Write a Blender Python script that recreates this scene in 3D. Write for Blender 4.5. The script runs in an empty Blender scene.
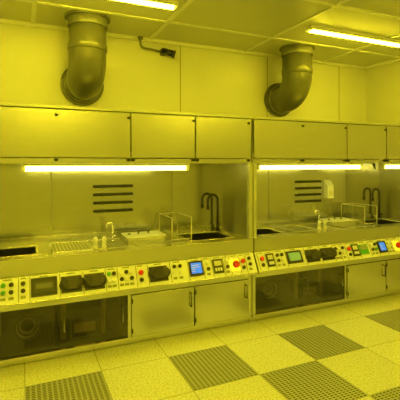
import bpy, bmesh, math, random
from mathutils import Vector, Matrix
random.seed(4)
scene = bpy.context.scene
scene.view_settings.view_transform = 'Standard'
scene.view_settings.look = 'None'

# ---------------------------------------------------------------- materials
def new_mat(name):
    m = bpy.data.materials.new(name); m.use_nodes = True
    nt = m.node_tree
    return m, nt, nt.nodes['Principled BSDF']
def N(nt, t, **kw):
    n = nt.nodes.new(t)
    for k, v in kw.items(): setattr(n, k, v)
    return n
def ramp(nt, src, c0, c1, p0=0.0, p1=1.0):
    r = N(nt, 'ShaderNodeValToRGB')
    r.color_ramp.elements[0].position = p0; r.color_ramp.elements[1].position = p1
    r.color_ramp.elements[0].color = (*c0, 1); r.color_ramp.elements[1].color = (*c1, 1)
    nt.links.new(src, r.inputs[0]); return r
def g(v): return (v, v, v)

def plain(name, col, rough=0.5, metal=0.0, var=0.08, scale=6.0):
    m, nt, b = new_mat(name)
    tc = N(nt, 'ShaderNodeTexCoord')
    no = N(nt, 'ShaderNodeTexNoise'); no.inputs['Scale'].default_value = scale
    no.inputs['Detail'].default_value = 4
    nt.links.new(tc.outputs['Object'], no.inputs['Vector'])
    r = ramp(nt, no.outputs['Fac'], tuple(c*(1-var) for c in col), tuple(min(1, c*(1+var)) for c in col), .3, .7)
    nt.links.new(r.outputs[0], b.inputs['Base Color'])
    b.inputs['Roughness'].default_value = rough
    b.inputs['Metallic'].default_value = metal
    return m

def steel(name, col, rough, stretch=(.25, .25, 130), cont=.05):
    m, nt, b = new_mat(name)
    tc = N(nt, 'ShaderNodeTexCoord'); mp = N(nt, 'ShaderNodeMapping')
    mp.inputs['Scale'].default_value = stretch
    nt.links.new(tc.outputs['Object'], mp.inputs[0])
    no = N(nt, 'ShaderNodeTexNoise'); no.inputs['Scale'].default_value = 3; no.inputs['Detail'].default_value = 4
    nt.links.new(mp.outputs[0], no.inputs['Vector'])
    r = ramp(nt, no.outputs['Fac'], g(col*(1-cont)), g(min(1, col*(1+cont))), .3, .7)
    nt.links.new(r.outputs[0], b.inputs['Base Color'])
    b.inputs['Roughness'].default_value = rough
    b.inputs['Metallic'].default_value = 1
    return m

def emis(name, col, s):
    m, nt, b = new_mat(name)
    b.inputs['Base Color'].default_value = (*col, 1)
    b.inputs['Emission Color'].default_value = (*col, 1)
    b.inputs['Emission Strength'].default_value = s
    return m

M_steel = steel('brushed_steel', .60, .25)
M_steel_dk = steel('back_panel_steel', .54, .18)
M_side = steel('side_panel_steel', .56, .30, (130, .25, .25))
M_deck = steel('deck_steel', .62, .15, (.5, 90, .5))
M_wall = plain('cleanroom_wall_paint', (.62, .62, .60), .32, var=.03, scale=.8)
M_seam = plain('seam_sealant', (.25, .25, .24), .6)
M_ceil = plain('ceiling_panel_paint', (.56, .56, .54), .4, var=.04, scale=.7)
M_bar = plain('ceiling_grid_aluminium', (.74, .74, .73), .35, var=.03)
M_post = plain('frame_post_enamel', (.62, .62, .60), .25, metal=.4, var=.03)
M_duct = plain('duct_plastic', (.11, .11, .10), .2, var=.15, scale=3)
M_ductr = plain('duct_collar', (.16, .16, .15), .22)
M_black = plain('black_plastic', (.012, .012, .012), .35)
M_dkgrey = plain('dark_grey_plastic', (.04, .037, .034), .3)
M_white = plain('white_plastic', (.88, .88, .85), .4, var=.02)
M_panel = plain('control_panel_laminate', (.90, .90, .86), .35, var=.03)
M_cream = plain('cream_plastic', (.75, .72, .6), .45)
M_red = plain('red_button', (.66, .015, .01), .35)
M_green = plain('green_button', (.06, .34, .05), .4)
M_chrome = steel('polished_rod', .9, .24)
M_in = plain('cabinet_interior', (.13, .13, .12), .5)
M_label = plain('printed_label', (.32, .32, .28), .6, var=.6, scale=120)
M_tube = emis('fluorescent_tube', (1, .835, .022), 52)
M_tube2 = emis('hood_tube', (1, .88, .12), 11)
M_blue = emis('blue_screen', (.03, .18, .9), .9)
M_lcd = emis('green_lcd', (.22, .40, .12), .25)
M_led = emis('indicator_led', (1, .8, .03), .8)

def glass(name, tint, rough, k):
    m, nt, b = new_mat(name)
    nt.nodes.remove(b)
    out = [n for n in nt.nodes if n.type == 'OUTPUT_MATERIAL'][0]
    tr = N(nt, 'ShaderNodeBsdfTransparent'); tr.inputs[0].default_value = (*tint, 1)
    gl = N(nt, 'ShaderNodeBsdfGlossy'); gl.inputs['Roughness'].default_value = rough
    gl.inputs[0].default_value = (.9, .9, .9, 1)
    lw = N(nt, 'ShaderNodeLayerWeight'); lw.inputs[0].default_value = .35
    ml = N(nt, 'ShaderNodeMath', operation='MULTIPLY_ADD'); ml.inputs[1].default_value = k; ml.inputs[2].default_value = .04
    nt.links.new(lw.outputs['Facing'], ml.inputs[0])
    ms = N(nt, 'ShaderNodeMixShader')
    nt.links.new(ml.outputs[0], ms.inputs[0]); nt.links.new(tr.outputs[0], ms.inputs[1]); nt.links.new(gl.outputs[0], ms.inputs[2])
    nt.links.new(ms.outputs[0], out.inputs[0])
    return m
M_smoke = glass('smoked_acrylic', (.60, .55, .48), .05, .35)
M_clear = glass('clear_acrylic', (.94, .94, .94), .04, .12)

# floor vinyl
TP = .54; GX, GY = 1.10, 3.12
M_floor, nt, b = new_mat('speckled_vinyl_floor')
tc = N(nt, 'ShaderNodeTexCoord'); mp = N(nt, 'ShaderNodeMapping')
mp.inputs['Location'].default_value = (-GX/TP, -GY/TP, 0); mp.inputs['Scale'].default_value = (1/TP, 1/TP, 1)
nt.links.new(tc.outputs['Object'], mp.inputs[0])
br = N(nt, 'ShaderNodeTexBrick'); br.offset = 0; br.squash = 1
br.inputs['Scale'].default_value = 1; br.inputs['Brick Width'].default_value = 1; br.inputs['Row Height'].default_value = 1
br.inputs['Mortar Size'].default_value = .006
br.inputs['Color1'].default_value = (.92, .92, .87, 1); br.inputs['Color2'].default_value = (.85, .85, .80, 1); br.inputs['Mortar'].default_value = (.42, .42, .39, 1)
nt.links.new(mp.outputs[0], br.inputs['Vector'])
no = N(nt, 'ShaderNodeTexNoise'); no.inputs['Scale'].default_value = 70; no.inputs['Detail'].default_value = 3
nt.links.new(tc.outputs['Object'], no.inputs['Vector'])
sp = ramp(nt, no.outputs['Fac'], g(.68), g(1), .36, .54)
mu = N(nt, 'ShaderNodeMixRGB', blend_type='MULTIPLY'); mu.inputs[0].default_value = 1
nt.links.new(br.outputs['Color'], mu.inputs[1]); nt.links.new(sp.outputs[0], mu.inputs[2])
nt.links.new(mu.outputs[0], b.inputs['Base Color']); b.inputs['Roughness'].default_value = .3

def perf(name, px, py, base, metal, rough, lx=.5, ly=.5, hole=.03):
    m, nt, b = new_mat(name)
    tc = N(nt, 'ShaderNodeTexCoord'); sx = N(nt, 'ShaderNodeSeparateXYZ'); nt.links.new(tc.outputs['Object'], sx.inputs[0])
    outs = []
    for ch, p, l in ((0, px, lx), (1, py, ly)):
        d = N(nt, 'ShaderNodeMath', operation='DIVIDE'); d.inputs[1].default_value = p; nt.links.new(sx.outputs[ch], d.inputs[0])
        f = N(nt, 'ShaderNodeMath', operation='FRACT'); nt.links.new(d.outputs[0], f.inputs[0])
        s = N(nt, 'ShaderNodeMath', operation='SUBTRACT'); s.inputs[1].default_value = .5; nt.links.new(f.outputs[0], s.inputs[0])
        a = N(nt, 'ShaderNodeMath', operation='ABSOLUTE'); nt.links.new(s.outputs[0], a.inputs[0])
        c = N(nt, 'ShaderNodeMath', operation='LESS_THAN'); c.inputs[1].default_value = l/2; nt.links.new(a.outputs[0], c.inputs[0])
        outs.append(c)
    mul = N(nt, 'ShaderNodeMath', operation='MULTIPLY'); nt.links.new(outs[0].outputs[0], mul.inputs[0]); nt.links.new(outs[1].outputs[0], mul.inputs[1])
    mx = N(nt, 'ShaderNodeMixRGB'); nt.links.new(mul.outputs[0], mx.inputs[0])
    mx.inputs[1].default_value = (*base, 1); mx.inputs[2].default_value = (hole, hole, hole, 1)
    nt.links.new(mx.outputs[0], b.inputs['Base Color']); b.inputs['Metallic'].default_value = metal; b.inputs['Roughness'].default_value = rough
    return m
M_perf = perf('perforated_tile_surface', .0355, .0222, (.46, .475, .52), 0, .4, .64, .52, .045)
M_grid = perf('perforated_steel_deck', .03, .03, (.6, .6, .6), .9, .3, .55, .55)

# ---------------------------------------------------------------- mesh builder
class MB:
    def __init__(s): s.bm = bmesh.new(); s.mats = []
    def mi(s, m):
        if m not in s.mats: s.mats.append(m)
        return s.mats.index(m)
    def hexa(s, P, m):
        v = [s.bm.verts.new(p) for p in P]; i = s.mi(m)
        for f in ((0,3,2,1),(4,5,6,7),(0,1,5,4),(1,2,6,5),(2,3,7,6),(3,0,4,7)):
            s.bm.faces.new([v[k] for k in f]).material_index = i
    def box(s, x0, x1, y0, y1, z0, z1, m, M=None):
        P = [Vector(p) for p in ((x0,y0,z0),(x1,y0,z0),(x1,y1,z0),(x0,y1,z0),(x0,y0,z1),(x1,y0,z1),(x1,y1,z1),(x0,y1,z1))]
        if M: P = [M @ p for p in P]
        s.hexa(P, m)
    def prism(s, prof, x0, x1, m):
        a = [s.bm.verts.new((x0, y, z)) for y, z in prof]; b = [s.bm.verts.new((x1, y, z)) for y, z in prof]
        i = s.mi(m); n = len(prof)
        for k in range(n):
            s.bm.faces.new((a[k], a[(k+1) % n], b[(k+1) % n], b[k])).material_index = i
        s.bm.faces.new(list(reversed(a))).material_index = i; s.bm.faces.new(b).material_index = i
    def tube(s, pts, r, m, seg=12, closed=False, M=None):
        pts = [Vector(p) for p in pts]
        if M: pts = [M @ p for p in pts]
        n = len(pts); rs = r if isinstance(r, (list, tuple)) else [r]*n
        i = s.mi(m); rings = []; prev = None
        for k in range(n):
            if closed: t = pts[(k+1) % n]-pts[k-1]
            elif k == 0: t = pts[1]-pts[0]
            elif k == n-1: t = pts[-1]-pts[-2]
            else: t = (pts[k+1]-pts[k]).normalized()+(pts[k]-pts[k-1]).normalized()
            if t.length < 1e-7: t = Vector((0, 0, 1))
            t.normalize()
            if prev is None:
                a = Vector((0, 0, 1)) if abs(t.z) < .9 else Vector((1, 0, 0))
            else: a = prev
            u = (a - t*a.dot(t)).normalized(); prev = u; w = t.cross(u)
            rings.append([s.bm.verts.new(pts[k]+(u*math.cos(2*math.pi*j/seg)+w*math.sin(2*math.pi*j/seg))*rs[k]) for j in range(seg)])
        for k in range(n if closed else n-1):
            A, B = rings[k], rings[(k+1) % n]
            for j in range(seg):
                f = s.bm.faces.new((A[j], A[(j+1) % seg], B[(j+1) % seg], B[j])); f.material_index = i; f.smooth = True
        if not closed:
            s.bm.faces.new(list(reversed(rings[0]))).material_index = i
            s.bm.faces.new(rings[-1]).material_index = i
    def obj(s, name, parent=None, loc=(0, 0, 0), bevel=0):
        bmesh.ops.recalc_face_normals(s.bm, faces=s.bm.faces)
        me = bpy.data.meshes.new(name); s.bm.to_mesh(me); s.bm.free()
        for m in s.mats: me.materials.append(m)
        o = bpy.data.objects.new(name, me); scene.collection.objects.link(o); o.location = loc
        if parent: o.parent = parent
        if bevel:
            md = o.modifiers.new('bevel', 'BEVEL'); md.width = bevel; md.segments = 2; md.limit_method = 'ANGLE'; md.angle_limit = math.radians(50)
        return o
def arc(c, r, a0, a1, n, ax='yz'):
    out = []
    for k in range(n+1):
        a = math.radians(a0+(a1-a0)*k/n); p, q = r*math.cos(a), r*math.sin(a)
        out.append({'yz': (c[0], c[1]+p, c[2]+q), 'xz': (c[0]+p, c[1], c[2]+q), 'xy': (c[0]+p, c[1]+q, c[2])}[ax])
    return out

# ---------------------------------------------------------------- room
XL, XR, YB, YF, H = -3.2, 4.60, 4.36, -3.0, 3.0
def room(name, *a, m=M_wall):
    b = MB(); b.box(*a, m); return b.obj(name)
room('floor', XL-.1, XR+.1, YF-.1, YB+.1, -.1, 0, m=M_floor)
b = MB(); b.box(XL-.1, XR+.1, YF-.1, YB+.1, H, H+.1, M_ceil)
for y in (3.75, 2.75, 1.65, .45, -.75, -1.95):
    b.box(XL, XR, y-.02, y+.02, H-.010, H, M_bar)
for x in (-2.4, -1.15, .1, 1.32, 2.54, 3.76):
    b.box(x-.02, x+.02, YF, YB, H-.012, H, M_bar)
b.obj('ceiling')
b = MB(); b.box(XL-.1, XR+.1, YB, YB+.1, 0, H, M_wall)
for x in (-1.9, -.7, .5, 1.69, 2.89, 4.09): b.box(x-.005, x+.005, YB-.002, YB, 0, H, M_seam)
b.obj('wall_back')
b = MB(); b.box(XR, XR+.1, YF, YB, 0, H, M_wall)
for y in (3.2, 2.0, .8, -.4, -1.6): b.box(XR-.002, XR, y-.004, y+.004, 0, H, M_seam)
b.obj('wall_right')
room('wall_left', XL-.1, XL, YF, YB, 0, H)
room('wall_front', XL-.1, XR+.1, YF-.1, YF, 0, H)
b = MB()
b.box(XL, XR, YB-.035, YB, H-.035, H, M_bar); b.obj('trim_1')
b = MB(); b.box(XR-.035, XR, YF, YB-.035, H-.035, H, M_bar); b.obj('trim_2')

for (cx, cy) in ((-2, 0), (0, 0), (2, 0), (4, 0), (1, 1), (2, 2), (0, 2), (-4, 0), (-2, 2)):
    x0 = GX+(cx)*TP; y1 = GY-cy*TP
    b = MB(); b.box(.004, TP-.004, .004, TP-.004, 0, .003, M_perf)
    b.obj('perforated_floor_tile', loc=(x0, y1-TP, 0))

# ---------------------------------------------------------------- ceiling lights
def clight(x0, x1, y):
    b = MB(); w = .055; l = x1-x0
    b.box(0, l, -w, w, -.012, 0, M_bar)
    b.prism([(-w, 0), (-w-.012, 0), (-w+.004, -.036), (-w+.008, -.036)], 0, l, M_bar)
    b.prism([(w, 0), (w+.012, 0), (w-.004, -.036), (w-.008, -.036)], 0, l, M_bar)
    b.box(-.01, .015, -w, w, -.042, 0, M_bar); b.box(l-.015, l+.01, -w, w, -.042, 0, M_bar)
    b.tube([(.015, 0, -.036), (l-.015, 0, -.036)], .022, M_tube, 12)
    b.obj('fluorescent_light', loc=(x0, y, H))
for y in (3.3, 1.5, -.2, -1.9):
    clight(-2.6, -1.2, y); clight(-.17, 1.23, y); clight(2.69, 4.09, y)

# ---------------------------------------------------------------- ducts
def duct(x):
    e = bpy.data.objects.new('exhaust_duct', None); scene.collection.objects.link(e); e.location = (x, 0, 0)
    yp, zc, r, R = 3.97, 2.42, .178, .235
    b = MB()
    pts = [(0, YB-.005, zc), (0, yp+R+.02, zc)]
    pts += arc((0, yp+R, zc+R), R, 270, 180, 14)
    pts += [(0, yp, zc+R+.03), (0, yp, H-.02)]
    b.tube(pts, r, M_duct, 36); b.obj('pipe', e)
    b = MB()
    b.tube([(0, YB-.001, zc), (0, YB-.04, zc)], .22, M_duct, 36)
    b.tube([(0, YB-.04, zc), (0, YB-.10, zc)], .195, M_ductr, 36)
    b.tube([(0, yp, H-.002), (0, yp, H-.02)], .215, M_ductr, 36)
    b.tube([(0, yp, H-.02), (0, yp, H-.10)], .190, M_ductr, 36)
    b.tube([(0, yp, zc+R+.02), (0, yp, zc+R+.08)], .185, M_duct, 36)
    b.obj('collars', e, bevel=.004)
duct(.58); duct(3.06)

b = MB()
p = [(1.20, 4.32, H), (1.20, 4.32, 2.93)] + arc((1.25, 4.32, 2.93), .05, 180, 270, 6, 'xz') + [(1.34, 4.32, 2.875), (1.46, 4.32, 2.86)]
b.tube(p, .012, M_ductr, 8)
b.tube([(1.20, 4.32, H-.001), (1.20, 4.32, H-.03)], .03, M_ductr, 12)
b.box(1.44, 1.50, 4.27, YB-.001, 2.83, 2.89, M_black); b.tube([(1.47, 4.28, 2.86), (1.56, 4.25, 2.83)], [.03, .04], M_black, 14)
b.tube([(1.56, 4.25, 2.83), (1.58, 4.245, 2.823)], .045, M_dkgrey, 14)
b.obj('conduit_camera')

# ---------------------------------------------------------------- wet bench
BY = 3.42; L = 2.44; ZD = .85; ZH0, ZH1 = 1.60, 2.055; DB = .63
P0 = Vector((0, -.12, .54)); P1 = Vector((0, -.025, .72))
S = (P1-P0).normalized(); NN = Vector((0, -S.z, S.y)); PL = (P1-P0).length
MP = Matrix(((1, 0, 0, 0), (0, S.y, NN.y, P0.y), (0, S.z, NN.z, P0.z), (0, 0, 0, 1)))  # (x, s, h)

def bench(x0, mods, lights):
    e = bpy.data.objects.new('wet_bench', None); scene.collection.objects.link(e); e.location = (x0, BY, 0)
    W1 = 1.21; W2 = 1.82
    b = MB()
    b.box(.0, L, .06, .90, 0, .05, M_steel)
    b.box(0, L, 0.0, .90, .05, .085, M_steel)
    b.box(0, .035, 0, .90, .085, .50, M_post); b.box(L-.035, L, 0, .90, .085, .50, M_post)
    b.box(.035, L-.035, .86, .90, .085, .50, M_in)
    b.box(.035, L-.035, .05, .86, .085, .09, M_in)
    b.box(.035, L-.035, 0, .04, .455, .50, M_steel)
    b.box(0, L, 0.0, .90, .50, .545, M_steel)
    b.box(W1-.015, W1+.015, 0, .86, .085, .455, M_steel)
    b.box(W1+.03, L-.035, .03, .05, .085, .455, M_in)
    b.box(0, L, .66, .90, .545, ZD, M_steel)
    b.obj('base_cabinet', e, bevel=.003)
    b = MB()
    for a, c in ((W1+.018, W2-.005), (W2+.005, L-.037)):
        b.box(a, c, -.012, .012, .09, .452, M_steel)
        hx = c-.035
        b.tube([(hx, -.012, .28), (hx, -.035, .28), (hx, -.035, .40), (hx, -.012, .40)], .007, M_dkgrey, 8)
        for zz in (.14, .40): b.box(a, a+.012, -.018, -.01, zz-.02, zz+.02, M_dkgrey)
    b.obj('steel_doors', e, bevel=.003)
    b = MB()
    mid = .61
    for a, c in ((.038, mid-.003), (mid+.003, W1-.018)):
        b.box(a, c, .012, .020, .092, .45, M_smoke)
    for hx in (W1-.06, mid+.06):
        b.tube([(hx, .012, .24), (hx, -.02, .24), (hx, -.02, .36), (hx, .012, .36)], .007, M_chrome, 8)
    b.obj('smoked_doors', e)
    b = MB()
    for k in range(4):
        b.tube(arc((.40, .28+.02*k, .20), .10-.012*k, 0, 350, 30, 'xz'), .010, M_cream if k % 2 else M_ductr, 8)
    for k in range(3):
        b.tube([(.12+.05*k, .5, .09), (.12+.05*k, .5, .30+.04*k)] + arc((.17+.05*k, .5, .30+.04*k), .05, 180, 90, 5, 'xz') + [(.60, .5, .35+.04*k), (1.18, .52, .30+.04*k)], .016, (M_cream, M_white, M_ductr)[k], 10)
    for xx in (.68, 1.02): b.tube([(xx, .2, .09), (xx, .2, .5)], .022, M_cream, 12)
    b.box(.74, .98, .18, .40, .09, .25, M_ductr); b.box(.77, .95, .176, .18, .13, .21, M_white)
    b.box(.04, W1-.03, .75, .80, .27, .29, M_steel)
    b.box(1.06, 1.16, .2, .5, .09, .34, M_ductr)
    b.obj('plumbing', e, bevel=.003)
    # console
    b = MB()
    b.prism([(-.035, ZD+.006), (-.035, .735), (-.025, .72), (-.12, .54), (-.12, .525), (-.03, .505), (.04, .505), (.04, ZD-.03), (.08, ZD-.03), (.08, ZD+.006)], 0, L, M_steel)
    b.box(.004, L-.004, .006, PL-.006, 0, .003, M_panel, MP)
    b.obj('control_console', e, bevel=.004)
    b = MB()
    def pb(xa, xb, sa, sb, h0, h1, m): b.box(xa, xb, sa, sb, h0, h1, m, MP)
    def knob(x, s, r, h, m, m2=None):
        b.tube([(x, s, .003), (x, s, .003+h*.5)], r*.75, m2 or M_dkgrey, 14, M=MP)
        b.tube([(x, s, .003+h*.5), (x, s, .003+h*.85), (x, s, .003+h)], [r, r, r*.8], m, 16, M=MP)
    for (t, xa, xb) in mods:
        w = xb-xa; c = (xa+xb)/2
        pb(xa-.009, xa-.005, .012, .19, .003, .0045, M_dkgrey)
        pb(c-min(w, .08)*.4, c+min(w, .08)*.4, .181, .190, .003, .004, M_label)
        if t == 'gauge':
            pb(xa, xb, .035, .165, .003, .012, M_dkgrey)
            b.tube([(xa+.035, .10, .012), (xa+.035, .10, .045), (xa+.04, .10, .055)], [.05, .048, .035], M_dkgrey, 18, M=MP)
            b.tube([(xb-.035, .10, .012), (xb-.035, .10, .045), (xb-.04, .10, .055)], [.05, .048, .035], M_dkgrey, 18, M=MP)
            pb(xa+.035, xb-.035, .055, .15, .012, .05, M_dkgrey)
        elif t == 'display':
            pb(xa, xb, .035, .175, .003, .018, M_black)
            pb(xa+.02, xb-.02, .065, .145, .018, .020, M_dkgrey)
            pb(xa+.035, xb-.035, .09, .13, .020, .021, M_ductr)
        elif t == 'blue':
            pb(xa, xb, .04, .172, .003, .022, M_black)
            pb(xa+.014, xb-.014, .062, .155, .022, .023, M_blue)
            for k in range(4): pb(xa+.02, xa+.02+random.uniform(.02, w-.045), .078+.018*k, .084+.018*k, .023, .0235, M_cream)
        elif t == 'lcd':
            pb(xa, xb, .045, .17, .003, .018, M_dkgrey); pb(xa+.02, xb-.02, .07, .152, .018, .019, M_lcd)
        elif t == 'estop':
            pb(c-.05, c+.05, .045, .155, .003, .008, M_led); knob(c, .10, .034, .045, M_red)
        elif t == 'red':
            knob(c, .125, .022, .03, M_red); knob(c, .065, .018, .02, M_black)
        elif t == 'green':
            pb(xa, xb, .05, .16, .003, .012, M_green); pb(xa+.01, xb-.01, .1, .15, .012, .014, M_label)
        elif t == 'btn':
            n = max(1, int(round(w/.048)))
            for k in range(n):
                xx = xa+(k+.5)*w/n
                for q, s in enumerate((.145, .09)):
                    mm = random.choice([M_black, M_black, M_dkgrey, M_green, M_white, M_black, M_white])
                    knob(xx, s, .017, .022, mm, M_black)
                pb(xx-.018, xx+.018, .034, .056, .003, .004, M_label)
        elif t == 'ctrl':
            pb(xa, xb, .04, .17, .003, .014, M_black)
            pb(xa+.012, xb-.012, .11, .155, .014, .015, M_cream)
            for k in range(3): pb(xa+.012+k*(w-.02)/3, xa+.03+k*(w-.02)/3, .06, .09, .014, .018, M_white)
    b.obj('panel_controls', e, bevel=.002)
    # deck with wells
    b = MB()
    wells = [(.10, .47, .12, .47), (1.84, 2.30, .12, .50)]
    xs = 0.0
    for (a, c, d0, d1) in wells:
        b.box(xs, a, .08, DB, ZD-.03, ZD, M_deck)
        b.box(a, c, .08, d0, ZD-.03, ZD, M_deck); b.box(a, c, d1, DB, ZD-.03, ZD, M_deck)
        b.box(a, a+.006, d0, d1, ZD-.25, ZD-.001, M_steel_dk); b.box(c-.006, c, d0, d1, ZD-.25, ZD-.001, M_steel_dk)
        b.box(a, c, d0, d0+.006, ZD-.25, ZD-.001, M_steel_dk); b.box(a, c, d1-.006, d1, ZD-.25, ZD-.001, M_steel_dk)
        b.box(a, c, d0, d1, ZD-.256, ZD-.25, M_steel_dk)
        for (p, q, r, s) in ((a-.014, c+.014, d0-.014, d0), (a-.014, c+.014, d1, d1+.014), (a-.014, a, d0, d1), (c, c+.014, d0, d1)):
            b.box(p, q, r, s, ZD, ZD+.006, M_chrome)
        xs = c
    b.box(xs, L, .08, DB, ZD-.03, ZD, M_deck)
    b.box(.60, 1.22, .10, .50, ZD, ZD+.008, M_grid)
    b.box(.585, 1.235, .085, .10, ZD, ZD+.012, M_chrome); b.box(.585, 1.235, .50, .515, ZD, ZD+.012, M_chrome)
    b.box(.90, .912, .10, .50, ZD+.008, ZD+.012, M_chrome)
    b.box(1.30, 1.75, .09, .24, ZD, ZD+.006, M_grid)
    b.obj('deck', e, bevel=.002)
    b = MB()
    b.box(0, L, DB, DB+.03, ZD, ZH1, M_steel_dk)
    b.box(.0, L, DB-.012, DB, ZD, ZD+.06, M_steel)
    for xx in (.61, 1.83): b.box(xx-.004, xx+.004, DB-.003, DB, ZD+.06, ZH0, M_seam)
    for xa in (0, L-.012): b.box(xa, xa+.012, .03, DB, ZD, ZH0, M_side)
    b.box(0, .035, -.02, .03, ZD+.006, ZH0-.005, M_post); b.box(L-.035, L, -.02, .03, ZD+.006, ZH0-.005, M_post)
    b.obj('back_and_side_panels', e, bevel=.002)
    b = MB()
    for k in range(4):
        z = 1.12+k*.082
        b.box(1.0, 1.40, DB-.014, DB-.0005, z-.014, z+.014, M_black)
        for q in (1.09, 1.31): b.box(q-.005, q+.005, DB-.018, DB-.014, z-.019, z+.019, M_dkgrey)
    b.obj('vent_slots', e, bevel=.002)
    # hood
    b = MB()
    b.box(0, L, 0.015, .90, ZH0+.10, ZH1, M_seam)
    b.box(0, L, 0.02, .90, ZH1, ZH1+.004, M_steel)
    b.box(0, .02, .015, .66, ZH0, ZH0+.10, M_steel); b.box(L-.02, L, .015, .66, ZH0, ZH0+.10, M_steel)
    b.box(0, L, 0.0, .03, ZH0-.005, ZH0+.038, M_steel)
    b.box(-.004, L+.004, -.012, .05, ZH1-.014, ZH1+.008, M_post)
    b.obj('hood', e, bevel=.003)
    b = MB()
    for a, c in ((.012, 1.213), (1.225, 1.823), (1.835, L-.012)):
        b.box(a, c, -.012, .014, ZH0+.046, ZH1-.022, M_steel)
    for xx in (.61, 1.20, 1.24, 1.81, 1.85, 2.40):
        if xx in (.61, 1.20, 1.81, 2.40): b.box(xx-.012, xx+.012, -.022, -.010, ZH1-.075, ZH1-.055, M_black)
        b.box(xx-.014, xx+.014, -.020, .0, ZH0+.015, ZH0+.038, M_black)
    b.obj('hood_front_panels', e, bevel=.003)
    b = MB()
    for (a, c) in lights:
        b.box(a, c, .035, .12, ZH0-.025, ZH0+.10, M_white)
        b.tube([(a+.02, .075, ZH0-.045), (c-.02, .075, ZH0-.045)], .023, M_tube2, 12)
        b.box(a-.005, a+.02, .04, .11, ZH0-.07, ZH0-.02, M_white); b.box(c-.02, c+.005, .04, .11, ZH0-.07, ZH0-.02, M_white)
    b.obj('hood_light', e)
    return e

m1 = [('btn', .08, .17), ('btn', .20, .31), ('btn', .34, .39), ('display', .42, .61), ('gauge', .64, .80), ('gauge', .82, .98), ('btn', 1.0, 1.08), ('btn', 1.10, 1.23),
      ('red', 1.26, 1.32), ('gauge', 1.365, 1.53), ('btn', 1.57, 1.68), ('blue', 1.74, 1.87), ('btn', 1.89, 1.96), ('ctrl', 1.98, 2.08), ('btn', 2.10, 2.15), ('estop', 2.17, 2.25), ('red', 2.27, 2.32), ('btn', 2.34, 2.40)]
m2 = [('red', .03, .09), ('ctrl', .12, .20), ('btn', .22, .33), ('lcd', .36, .54), ('gauge', .60, .76), ('gauge', .80, .96), ('btn', .98, 1.06), ('btn', 1.07, 1.13),
      ('red', 1.15, 1.21), ('ctrl', 1.23, 1.32), ('green', 1.34, 1.46), ('btn', 1.50, 1.60), ('blue', 1.62, 1.73), ('btn', 1.76, 1.86), ('estop', 1.88, 1.96), ('btn', 1.99, 2.1), ('ctrl', 2.15, 2.3)]
X1, X2 = -.357, 2.095
bench(X1, m1, [(.36, 1.78)]); bench(X2, m2, [(.09, 1.50), (1.84, 2.36)])

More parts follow.
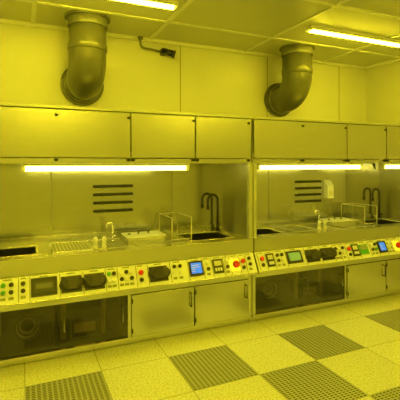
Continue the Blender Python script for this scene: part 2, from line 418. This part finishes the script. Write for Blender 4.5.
# ---------------------------------------------------------------- things on the decks
def place(b, name, x, y, z, bevel=0): return b.obj(name, loc=(x, BY+y, z), bevel=bevel)
for X in (X1, X2):
    b = MB()
    b.tube([(0, 0, 0), (0, 0, .02)], .03, M_dkgrey, 16); b.tube([(0, 0, .02), (0, 0, .07)], .018, M_dkgrey, 14)
    b.tube([(0, 0, .07), (0, 0, .34)] + arc((-.06, 0, .34), .06, 0, 180, 12, 'xz') + [(-.12, 0, .27)], .013, M_dkgrey, 10)
    b.tube([(-.12, 0, .28), (-.12, 0, .24)], .018, M_dkgrey, 10); b.tube([(0, 0, .05), (.0, -.06, .06)], .008, M_dkgrey, 8)
    place(b, 'gooseneck_faucet', X+2.34, .555, ZD)
    # rod-framed acrylic splash shield
    b = MB()
    for xx in (0, .20):
        b.tube([(xx, 0, 0), (xx, 0, .22), (xx, .38, .22), (xx, .38, 0)], .005, M_cream, 8)
    for yy, zz in ((0, .015), (.38, .22)): b.tube([(0, yy, zz), (.20, yy, zz)], .004, M_cream, 8)
    b.box(-.002, .002, .006, .374, .012, .214, M_clear)
    b.box(.198, .202, .006, .374, .012, .214, M_clear)
    b.box(.006, .194, .378, .382, .012, .214, M_clear)
    place(b, 'acrylic_splash_shield', X+1.66, .16, ZD+.006)
    b = MB()
    b.box(0, .36, 0, .24, 0, .05, M_chrome); b.box(-.01, .37, -.01, .25, .05, .062, M_white)
    b.tube([(.13, .12, .062), (.13, .12, .092), (.23, .12, .092), (.23, .12, .062)], .008, M_black, 8)
    b.tube([(.04, .12, .062), (.04, .12, .074)], .012, M_black, 10)
    place(b, 'bath_lid_box', X+1.26, .25, ZD, .003)
    for k in range(2):
        b = MB()
        b.tube([(0, 0, 0), (0, 0, .03)], .024, M_cream, 14)
        b.tube([(0, 0, .03), (0, 0, .08), (0, 0, .10)], [.016, .020, .012], M_white, 12)
        b.tube([(0, 0, .08), (.0, -.04, .092)], .008, M_white, 8)
        place(b, 'deck_valve', X+.94+.075*k, .12, ZD+.008)
    b = MB()
    b.tube([(0, 0, 0), (0, 0, .02)], .022, M_chrome, 14)
    b.tube([(0, 0, .02), (0, 0, .15)] + arc((-.03, 0, .15), .03, 0, 180, 8, 'xz') + [(-.06, 0, .12)], .01, M_chrome, 8)
    b.tube([(0, 0, .05), (.035, 0, .06)], .006, M_chrome, 8)
    place(b, 'rinse_tap', X+1.14, .36, ZD+.008)
    for hx in (.40, 1.80):
        b = MB()
        b.tube([(0, 0, 0), (0, 0, -.05)], .006, M_dkgrey, 8)
        b.tube([(0, 0, -.05), (0, -.02, -.12), (.01, -.03, -.17)], [.014, .016, .007], M_dkgrey, 10)
        b.tube([(0, .0, -.04), (.05, .01, -.07), (.04, .01, -.16)], .006, M_chrome, 8)
        b.box(-.02, .02, -.015, .015, -.008, 0, M_dkgrey)
        place(b, 'spray_nozzle', X+hx, .17, ZH0+.10)
b = MB()
b.box(0, .10, -.07, 0, 0, .16, M_white); b.prism([(-.07, .16), (0, .16), (0, .24)], 0, .1, M_white); b.box(.02, .08, -.072, -.07, .03, .10, M_cream)
place(b, 'glove_dispenser', X2+1.45, DB-.001, 1.15, .004)

# ---------------------------------------------------------------- world / camera
w = bpy.data.worlds.new('World'); scene.world = w; w.use_nodes = True
w.node_tree.nodes['Background'].inputs[0].default_value = (.5, .42, .01, 1); w.node_tree.nodes['Background'].inputs[1].default_value = .1
cd = bpy.data.cameras.new('camera'); co = bpy.data.objects.new('camera', cd); scene.collection.objects.link(co)
cd.sensor_width = 36; cd.lens = 36; cd.shift_y = -(200-163)/400.0
co.location = (0, 0, 1.6); co.rotation_euler = (math.radians(90), 0, -math.radians(24))
scene.camera = co
